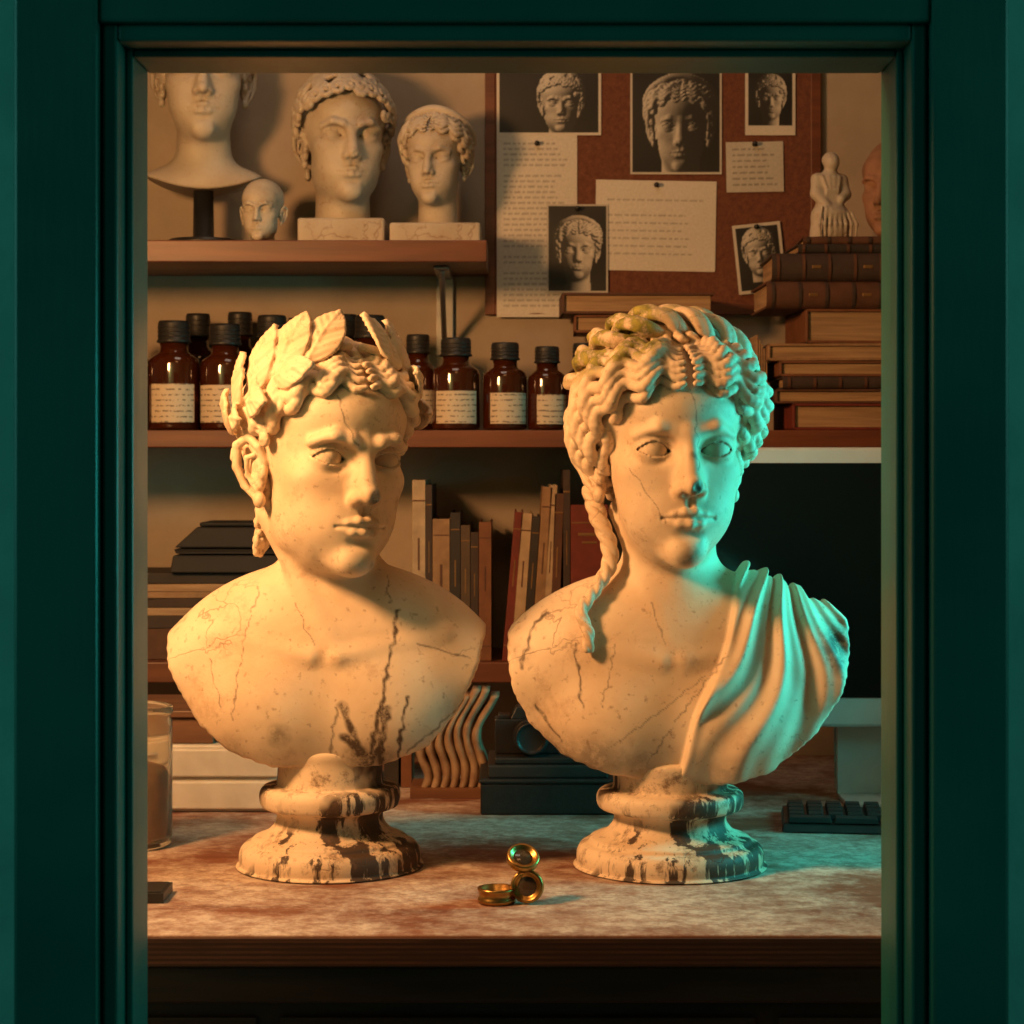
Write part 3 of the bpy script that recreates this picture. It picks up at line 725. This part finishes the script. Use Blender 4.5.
# bottles
M_amber=simple('amber_glass',(.075,.017,.004),(.045,.010,.003),.08,trans=.35,bmp=0,coat=.5)
m,nt,b_=newmat('paper_label'); v=objco(nt); 
wv=N(nt,'ShaderNodeTexWave',wave_type='BANDS',bands_direction='Z'); wv.inputs['Scale'].default_value=45; wv.inputs['Distortion'].default_value=1.5; L(nt,v,wv.inputs['Vector'])
f=math_(nt,'MULTIPLY',ramp(nt,wv.outputs['Fac'],[(.75,0.0),(.85,1.0)]),ramp(nt,noise(nt,v,260,3),[(.47,0.0),(.52,.8)]))
L(nt,mix(nt,f,(.50,.42,.32),(.08,.06,.05)),b_.inputs['Base Color']); b_.inputs['Roughness'].default_value=.8; M_label=m
def bottle(x,y,rad,h,rot):
    b=MB(); hb=h*.70
    pr=[(rad*.6,0),(rad*.95,.001),(rad,.004),(rad,hb*.86),(rad*.95,hb*.93),(rad*.74,hb*.99),(rad*.58,hb*1.02),(rad*.54,h*.82)]
    b.lathe(pr,0,36)
    b.lathe([(rad*.64,h*.80),(rad*.68,h*.805),(rad*.68,h*.82),(rad*.63,h*.83),(rad*.63,h*.975),(rad*.58,h)],1,36)
    for z in (h*.86,h*.90,h*.94): b.lathe([(rad*.63,z-.001),(rad*.655,z),(rad*.63,z+.001)],1,36)
    n=16; vs=[];a0=rot-.95
    for i in range(n+1):
        a=a0+1.9*i/n
        for z in (hb*.10,hb*.60): vs.append(((rad+.0006)*math.sin(a),-(rad+.0006)*math.cos(a),z))
    b.add(vs,[(2*i,2*i+2,2*i+3,2*i+1) for i in range(n)],2,None,True)
    return b.build('amber_bottle',[M_amber,M_black,M_label],loc=(x,y,SH2+.0005))
kx=lambda px,y: (px-512)*(y+2)/2000
for px,y,rad,h,rot in ((128,.61,.030,.14,0),(174,.60,.033,.142,.1),(225,.60,.032,.138,-.2),(272,.61,.030,.150,.3),(325,.61,.031,.138,0),(370,.61,.031,.150,.2),(418,.61,.024,.125,.2),(456,.585,.0310,.119,.05),(505,.585,.0285,.113,.25),(547,.585,.0250,.108,.4),(584,.58,.023,.112,0),
                       (198,.69,.026,.158,.1),(240,.69,.026,.160,.2),(300,.69,.026,.152,.1),(345,.69,.026,.157,.2)):
    bottle(kx(px,y),y,rad,h,rot)

# books
bookcols=[(.045,.025,.018),(.16,.022,.012),(.028,.020,.016),(.30,.17,.085),(.10,.038,.018),(.44,.31,.19),(.09,.055,.03),(.19,.07,.03)]
M_books=[simple('book_cloth_%d'%i,c,rough=.7,scale=60,bmp=.2) for i,c in enumerate(bookcols)]
M_gold=simple('gilt_lettering',(.26,.14,.05),rough=.5,metal=.5,bmp=0)
BM=M_books+[M_paper,M_gold]; PG=len(M_books); GD=PG+1
def lying(b,cx,cy,z,w,d,t,c,rot=0,spine_front=False):
    M=Matrix.Translation((cx,cy,z))@Matrix.Rotation(math.radians(rot),4,'Z'); e=min(.0035,t*.16)
    b.box(-w/2,w/2,-d/2,d/2,0,e,c,M); b.box(-w/2,w/2,-d/2,d/2,t-e,t,c,M)
    if spine_front:
        n=8; hb=min(.009,t*.25)
        vs=[]
        for i in range(n+1):
            a=math.pi*i/n; yy=-d/2-hb*math.sin(a); zz=t/2-t/2*math.cos(a)
            vs+=[(-w/2,yy,zz),(w/2,yy,zz)]
        b.add(vs,[(2*i,2*i+1,2*i+3,2*i+2) for i in range(n)],c,M,True)
        b.box(-w/2+.004,w/2-.004,-d/2+e*.2,d/2-.004,e,t-e,PG,M)
        for u in (-.46,-.30,-.14,.02,.18,.34,.47):
            vs=[]
            for i in range(n+1):
                a=math.pi*i/n; yy=-d/2-(hb+.002)*math.sin(a); zz=t/2-t/2*math.cos(a)
                vs+=[(u*w-.002,yy,zz),(u*w+.002,yy,zz)]
            b.add(vs,[(2*i,2*i+1,2*i+3,2*i+2) for i in range(n)],4 if c in (0,2) else 0,M,True)
        if t>.02:
            for u in (-.22,.10): b.box(u*w-.006,u*w+.006,-d/2-hb-.0006,-d/2,t*.44,t*.56,GD,M)
    else:
        b.box(-w/2,-w/2+e,-d/2,d/2,0,t,c,M); b.box(-w/2+e,w/2-.004,-d/2+.004,d/2-.004,e,t-e,PG,M)
    return z+t+.0003
b=MB(); z=SH2+.0005
for w_,d_,t,c,ro,sf,dx in ((.19,.15,.034,1,2,False,.0),(.21,.15,.018,4,-2,False,-.006),(.205,.145,.016,0,1,True,-.004),(.20,.145,.020,7,1,False,-.01),(.215,.15,.022,3,-3,False,-.012),(.17,.14,.044,7,3,False,.006)):
    z=lying(b,.452+dx,.64,z,w_,d_,t,c,ro,sf)
z=lying(b,.432,.64,z,.215,.14,.035,4,1,True); z=lying(b,.437,.64,z,.205,.14,.036,0,-1,True); z=lying(b,.455,.64,z,.18,.13,.012,2,2,True); z=lying(b,.46,.64,z,.165,.125,.010,4,-2,True)
for i in range(5): b.box(.318+i*.0030,.3200+i*.0030,.60,.70,SH2+.0005,SH2+.125-i*.006,PG)
b.build('book_stack',BM,.0008); ztop=z
b=MB(); z=SH2+.0005
for w_,t,c,ro in ((.13,.035,2,0),(.12,.03,4,2),(.125,.035,3,-2),(.12,.028,1,1),(.165,.024,7,-1)): z=lying(b,.165,.678,z,w_,.09,t,c,ro,c in (2,4))
z=lying(b,.165,.678,z,.20,.10,.028,4,1,False); b.build('book_stack',BM,.0008)
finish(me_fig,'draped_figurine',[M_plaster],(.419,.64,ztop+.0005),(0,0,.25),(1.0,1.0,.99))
finish(me_t,'terracotta_head',[M_terracotta],(.506,.635,ztop+.0005+.116*.58),(0,0,math.radians(-35)),.58)
# upright row
b=MB(); x=-.128
def upright(b,x,w,h,c,y0=.565,d=.15,tilt=0,gd=False):
    M=Matrix.Translation((x,0,SH3+.0005))@Matrix.Rotation(math.radians(tilt),4,'Y'); e=min(.0025,w*.2)
    b.box(0,e,y0,y0+d,0,h,c,M); b.box(w-e,w,y0,y0+d,0,h,c,M); b.box(0,w,y0-.001,y0+e,0,h,c,M); b.box(e,w-e,y0+e,y0+d-.004,.003,h-.004,PG,M)
    lc=GD if c in (0,1,2,4,6) else 4
    if not gd: b.box(w*.42,w*.58,y0-.0014,y0,h*.5,h*.68,lc,M)
    b.box(w*.02,w*.98,y0-.0014,y0,h*.88,h*.89,lc,M); b.box(w*.02,w*.98,y0-.0014,y0,h*.10,h*.11,lc,M)
    if gd:
        b.box(w*.2,w*.8,y0-.0016,y0,h*.80,h*.82,GD,M); b.box(w*.3,w*.7,y0-.0016,y0,h*.75,h*.765,GD,M)
    return x+w+.0006
for w_,h,c in ((.017,.232,5),(.008,.226,0),(.022,.182,3),(.013,.190,2),(.012,.174,6),(.010,.165,0),(.016,.178,7)): x=upright(b,x,w_,h,c)
x+=.013
for w_,h,c,ti in ((.011,.192,1,5),(.014,.190,5,4),(.010,.186,2,4),(.013,.224,3,4),(.009,.226,5,3),(.012,.215,4,2)): x=upright(b,x,w_,h,c,tilt=ti)
x+=.006; x=upright(b,x,.009,.245,0); x=upright(b,x,.048,.200,1,gd=True)
b.build('book_row',BM,.0007)
# left binders and paper trays on shelf 3
b=MB(); z=SH3+.0005
for w_,t,c,dx,ro in ((.30,.040,4,-.02,0),(.22,.016,0,-.02,2),(.26,.010,PG,0,1),(.28,.012,0,-.01,-1),(.25,.008,3,.0,2),(.24,.010,PG,-.01,-2),(.28,.014,2,0,0)):
    M=Matrix.Translation((-.40+dx,.65,z))@Matrix.Rotation(math.radians(ro),4,'Z'); b.box(-w_/2,w_/2,-.07,.07,0,t,c,M); z+=t+.0003
b.build('paper_stack',BM,.001)
b=MB(); M=Matrix.Translation((-.355,.64,z+.0005))
def frust(b,w0,w1,d,z0,z1,mi,M): 
    vs=[(-w0,-d,z0),(w0,-d,z0),(w0,d,z0),(-w0,d,z0),(-w1,-d*.9,z1),(w1,-d*.9,z1),(w1,d*.9,z1),(-w1,d*.9,z1)]
    b.add(vs,[(3,2,1,0),(4,5,6,7),(0,1,5,4),(1,2,6,5),(2,3,7,6),(3,0,4,7)],mi,M)
frust(b,.085,.082,.07,0,.022,0,M); frust(b,.078,.082,.065,.024,.030,0,M); frust(b,.080,.052,.065,.032,.058,0,M); b.box(-.05,.03,-.05,.05,.059,.064,0,M)
b.build('document_tray_stack',[simple('matt_black_card',(.014,.012,.011),(.008,.007,.007),.75,bmp=.1)],.002)

# desk things at the back-left
b=MB(); x0,x1=-.62,-.262
b.box(x0,x1,.30,.50,DESK+.0005,DESK+.077,0)
for k,(za,zb) in enumerate(((.004,.036),(.041,.073))): b.box(x0+.006,x1-.006,.295,.30,DESK+za,DESK+zb,0); b.tube([(-.45,.292,DESK+(za+zb)/2),(-.40,.292,DESK+(za+zb)/2)],.003,1,8)
b.build('drawer_unit',[M_white,M_steel],.002)
b=MB(); b.box(-.60,-.345,.31,.46,DESK+.0775,DESK+.108,0); b.box(-.605,-.340,.305,.465,DESK+.108,DESK+.116,0); b.box(-.475,-.462,.302,.306,DESK+.098,DESK+.112,1)
b.build('wooden_box',[M_boxwood,M_brass],.0015)
b=MB(); z=DESK+.0775; 
for i,(c,t) in enumerate(((0,.014),(4,.012))): z=lying(b,-.30,.385,z,.07,.12,t,c,3*i,True)
b.build('notebook_stack',BM,.0008)
b=MB()
for i,(h,c,w_) in enumerate(((.10,4,.016),(.085,0,.014),(.11,2,.018),(.09,7,.013))):
    xx=-.20+i*.021; b.box(xx,xx+w_,.47,.54,DESK+.0005,DESK+.0005+h,c); b.box(xx+.002,xx+w_-.002,.472,.539,DESK+h,DESK+.0008+h,PG)
b.build('small_book_row',BM,.0008)
# jar of pigment
m,nt,b_=newmat('clear_glass'); b_.inputs['Transmission Weight'].default_value=.92; b_.inputs['Roughness'].default_value=.04; b_.inputs['Base Color'].default_value=(.9,.85,.75,1); b_.inputs['IOR'].default_value=1.2; M_glass=m
M_pig=simple('dried_pigment',(.30,.16,.08),(.18,.09,.045),.9,scale=80,bmp=.6)
r=empty('pigment_jar',(-.402,.10,DESK+.0005)); b=MB(); b.lathe([(.040,0),(.044,.003),(.045,.012),(.045,.130),(.043,.136),(.0455,.139),(.0455,.146),(.0425,.147),(.0425,.138),(.0405,.134),(.0420,.125),(.042,.012),(.038,.006)],0,48); b.build('glass',[M_glass],parent=r)
b=MB(); b.lathe([(.036,.0065),(.0412,.012),(.0412,.075),(.038,.080),(.02,.086),(.001,.088)],0,40); b.build('pigment',[M_pig],parent=r)
# phone
b=MB(); b.box(-.405,-.318,-.175,-.125,DESK+.0005,DESK+.0095,0); b.box(-.402,-.321,-.172,-.128,DESK+.0095,DESK+.0105,0); b.build('smartphone',[M_black],.003)
# wavy carved stone
m=simple('layered_stone',(.36,.25,.155),(.18,.10,.06),.75,scale=50); b=MB(); nz=34
for i in range(7):
    x0=-.108+i*.0112; vs=[];fs=[]
    for k in range(nz+1):
        u=k/nz; hgt=.120-.005*abs(i-4.5)**1.4; z=DESK+.010+u*hgt; off=.007*math.sin(u*7+.5)+.014*u*u; wv_=.0052*(1+.08*math.sin(u*25+i))
        for xx,yy in ((x0+off-wv_,.405),(x0+off,.398),(x0+off+wv_,.405),(x0+off+wv_,.455),(x0+off-wv_,.455)): vs.append((xx,yy,z))
    for k in range(nz):
        for j in range(5): fs.append((k*5+j,k*5+(j+1)%5,(k+1)*5+(j+1)%5,(k+1)*5+j))
    fs.append([0,4,3,2,1]); fs.append([nz*5+j for j in range(5)]); b.add(vs,fs,0,None,True)
b.box(-.122,-.022,.392,.468,DESK+.0005,DESK+.012,1); b.build('wavy_carved_stone',[m,M_boxwood],0)
# dark boxes + camera
b=MB(); b.box(-.036,.118,.28,.42,DESK+.0005,DESK+.036,0); b.box(-.038,.120,.278,.422,DESK+.036,DESK+.041,0); b.box(-.028,.110,.285,.41,DESK+.0413,DESK+.056,1); b.box(-.020,.09,.29,.40,DESK+.0563,DESK+.064,0)
b.build('instrument_case_stack',[simple('black_leather',(.022,.020,.018),(.012,.011,.010),.5,scale=120,bmp=.4),M_books[2]],.002)
b=MB(); z=DESK+.0645; M=Matrix.Translation((.018,.335,z))
b.box(-.038,.038,-.018,.018,0,.040,0,M); frust(b,.020,.013,.016,.040,.054,0,M); b.box(-.034,-.020,-.012,.012,.040,.045,0,M)
b.lathe([(.021,0),(.021,.012),(.019,.013),(.019,.026),(.016,.027),(.015,.024),(.001,.022)],0,32,M@Matrix.Translation((.004,-.018,.021))@Matrix.Rotation(math.pi/2,4,'X'))
b.build('film_camera',[M_black,M_steel],.002)

# monitor
r=empty('desktop_monitor',(.485,.37,DESK)); M_screen=simple('dark_screen_glass',(.004,.006,.007),(.003,.005,.006),.12,bmp=0)
b=MB(); b.box(-.26,.26,-.006,.012,.089,.420,0); b.box(-.2,.2,.012,.03,.13,.38,0); b.build('housing',[M_alu],.004,parent=r)
b=MB(); b.box(-.256,.256,-.0075,-.006,.124,.4015,0); b.build('screen',[M_screen],.0005,parent=r)
b=MB(); vs=[]
pf=[(.035,.20),(.05,.14),(.055,.08),(.05,.02),(.03,.006),(-.055,.006)]; wd=.095
for (y,z) in pf:
    vs+= [(-wd,y,z),(wd,y,z),(wd,y,z-.005),(-wd,y,z-.005)]
fs=[]
for i in range(len(pf)-1):
    for j in range(4): fs.append((i*4+j,i*4+(j+1)%4,(i+1)*4+(j+1)%4,(i+1)*4+j))
fs+=[(3,2,1,0),tuple((len(pf)-1)*4+j for j in range(4))]; b.add(vs,fs,0); b.box(-wd,wd,.026,.034,.004,.20,0)
b.box(-.012,.012,-.0078,-.006,.10,.112,1); b.build('stand',[M_alu,M_black],.002,parent=r)
# keyboard
r=empty('computer_keyboard',(.455,.215,DESK)); r.rotation_euler=(0,0,math.radians(-7)); b=MB()
frust(b,.155,.153,.062,.001,.010,0,Matrix.Identity(4))
for j in range(5):
    n=14 if j else 6
    wk=.300/n
    for i in range(n):
        cx=-.150+wk*(i+.5); cy=-.048+j*.0235
        Mx=Matrix.Translation((cx,cy,.0105)); frust(b,wk/2-.0012,wk/2-.003,.0098,0,.006,1,Mx)
b.build('keys_and_case',[M_black,simple('key_black',(.02,.02,.02),(.014,.014,.014),.5,bmp=.05)],.0008,parent=r)
r2=empty('computer_mouse',(.66,.12,DESK)); V=Vol((-36,-60,-4),(36,60,40),3); V.ell((0,0,2),(30,52,28),0); V.F[:,:,:2]=50; finish(np_mesh('mouse_shell',*V.mesh()),'shell',[M_black],parent=r2)
# brass folding loupe
b=MB(); Y0=-.17; z0=DESK+.0005
b.lathe([(.0165,0),(.0175,.001),(.0175,.004),(.0165,.005),(.0165,.010),(.0175,.011),(.0175,.0135),(.0145,.0135),(.0145,.003),(.001,.003)],0,48,Matrix.Translation((-.014,Y0,z0)))
def ringM(x,y,z,rx,rz): return Matrix.Translation((x,y,z))@Matrix.Rotation(rz,4,'Z')@Matrix.Rotation(rx,4,'X')
R1=ringM(.014,Y0-.004,z0+.0152,math.radians(80),math.radians(-12))
prr=[(.0118,-.003),(.0150,-.003),(.0152,-.001),(.0152,.002),(.0145,.0035),(.0118,.0035),(.0112,.001)]
b.lathe(prr,0,48,R1); b.lathe([(.0112,-.0005),(.009,.001),(.001,.0018)],1,32,R1)
R2=ringM(.010,Y0+.002,z0+.040,math.radians(38),math.radians(15))
b.lathe(prr,0,48,R2); b.lathe([(.0112,-.0005),(.009,.001),(.001,.0018)],1,32,R2)
b.tube([(.002,Y0,z0+.010),(.006,Y0-.001,z0+.022),(.010,Y0-.002,z0+.031)],.0028,0,12); b.tube([(.012,Y0-.008,z0+.0305),(.013,Y0+.008,z0+.0305)],.003,0,12)
b.build('brass_folding_loupe',[M_brass,simple('lens_glass',(.10,.07,.04),(.06,.04,.03),.05,bmp=0,trans=.4)],0)

# ============================ LIGHTS
def area(name,loc,tgt,size,energy,col,spread=math.pi):
    l=bpy.data.lights.new(name,'AREA'); l.size=size; l.energy=energy; l.color=col; l.spread=spread
    o=bpy.data.objects.new(name,l); scene.collection.objects.link(o); o.location=loc
    o.rotation_euler=(Vector(tgt)-Vector(loc)).to_track_quat('-Z','Y').to_euler(); return o
area('warm_key_lamp',(-.68,-.42,1.54),(0,0,1.02),.16,15.5,(1,.46,.165))
area('warm_front_fill',(-.02,-.44,1.95),(-.02,.1,1.05),.25,1.0,(1,.48,.18))  # added unseen fill, lifts the shadows on the busts
area('teal_side_lamp',(.80,.0,1.15),(.20,0,1.02),.25,2.5,(.03,.76,.70),1.6)
area('top_shelf_fill',(-.1,.15,2.3),(-.1,.6,1.3),.4,1.6,(1,.78,.60))  # no fixture: light added overhead to brighten top shelf and back wall
area('street_fill',(-2.2,-1.5,1.6),(0,-.6,1.1),1.0,10,(.20,1,.86))
area('street_fill',(2.2,-1.5,1.6),(0,-.6,1.1),1.0,10,(.20,1,.86))
wd=bpy.data.worlds.new('dusk'); scene.world=wd; wd.use_nodes=True
bg=wd.node_tree.nodes['Background']; bg.inputs[0].default_value=(.05,.25,.21,1); bg.inputs[1].default_value=.10
scene.view_settings.view_transform='Standard'

cam=bpy.data.cameras.new('camera'); co=bpy.data.objects.new('camera',cam); scene.collection.objects.link(co)
co.location=(0,-2,1.155); co.rotation_euler=(math.pi/2,0,0); cam.lens=70.3125; cam.sensor_width=36; cam.shift_y=-52/1024
cam.dof.use_dof=True; cam.dof.focus_distance=1.93; cam.dof.aperture_fstop=13
scene.camera=co
print('view',scene.view_settings.view_transform,scene.view_settings.look,'time',time.time()-T00)
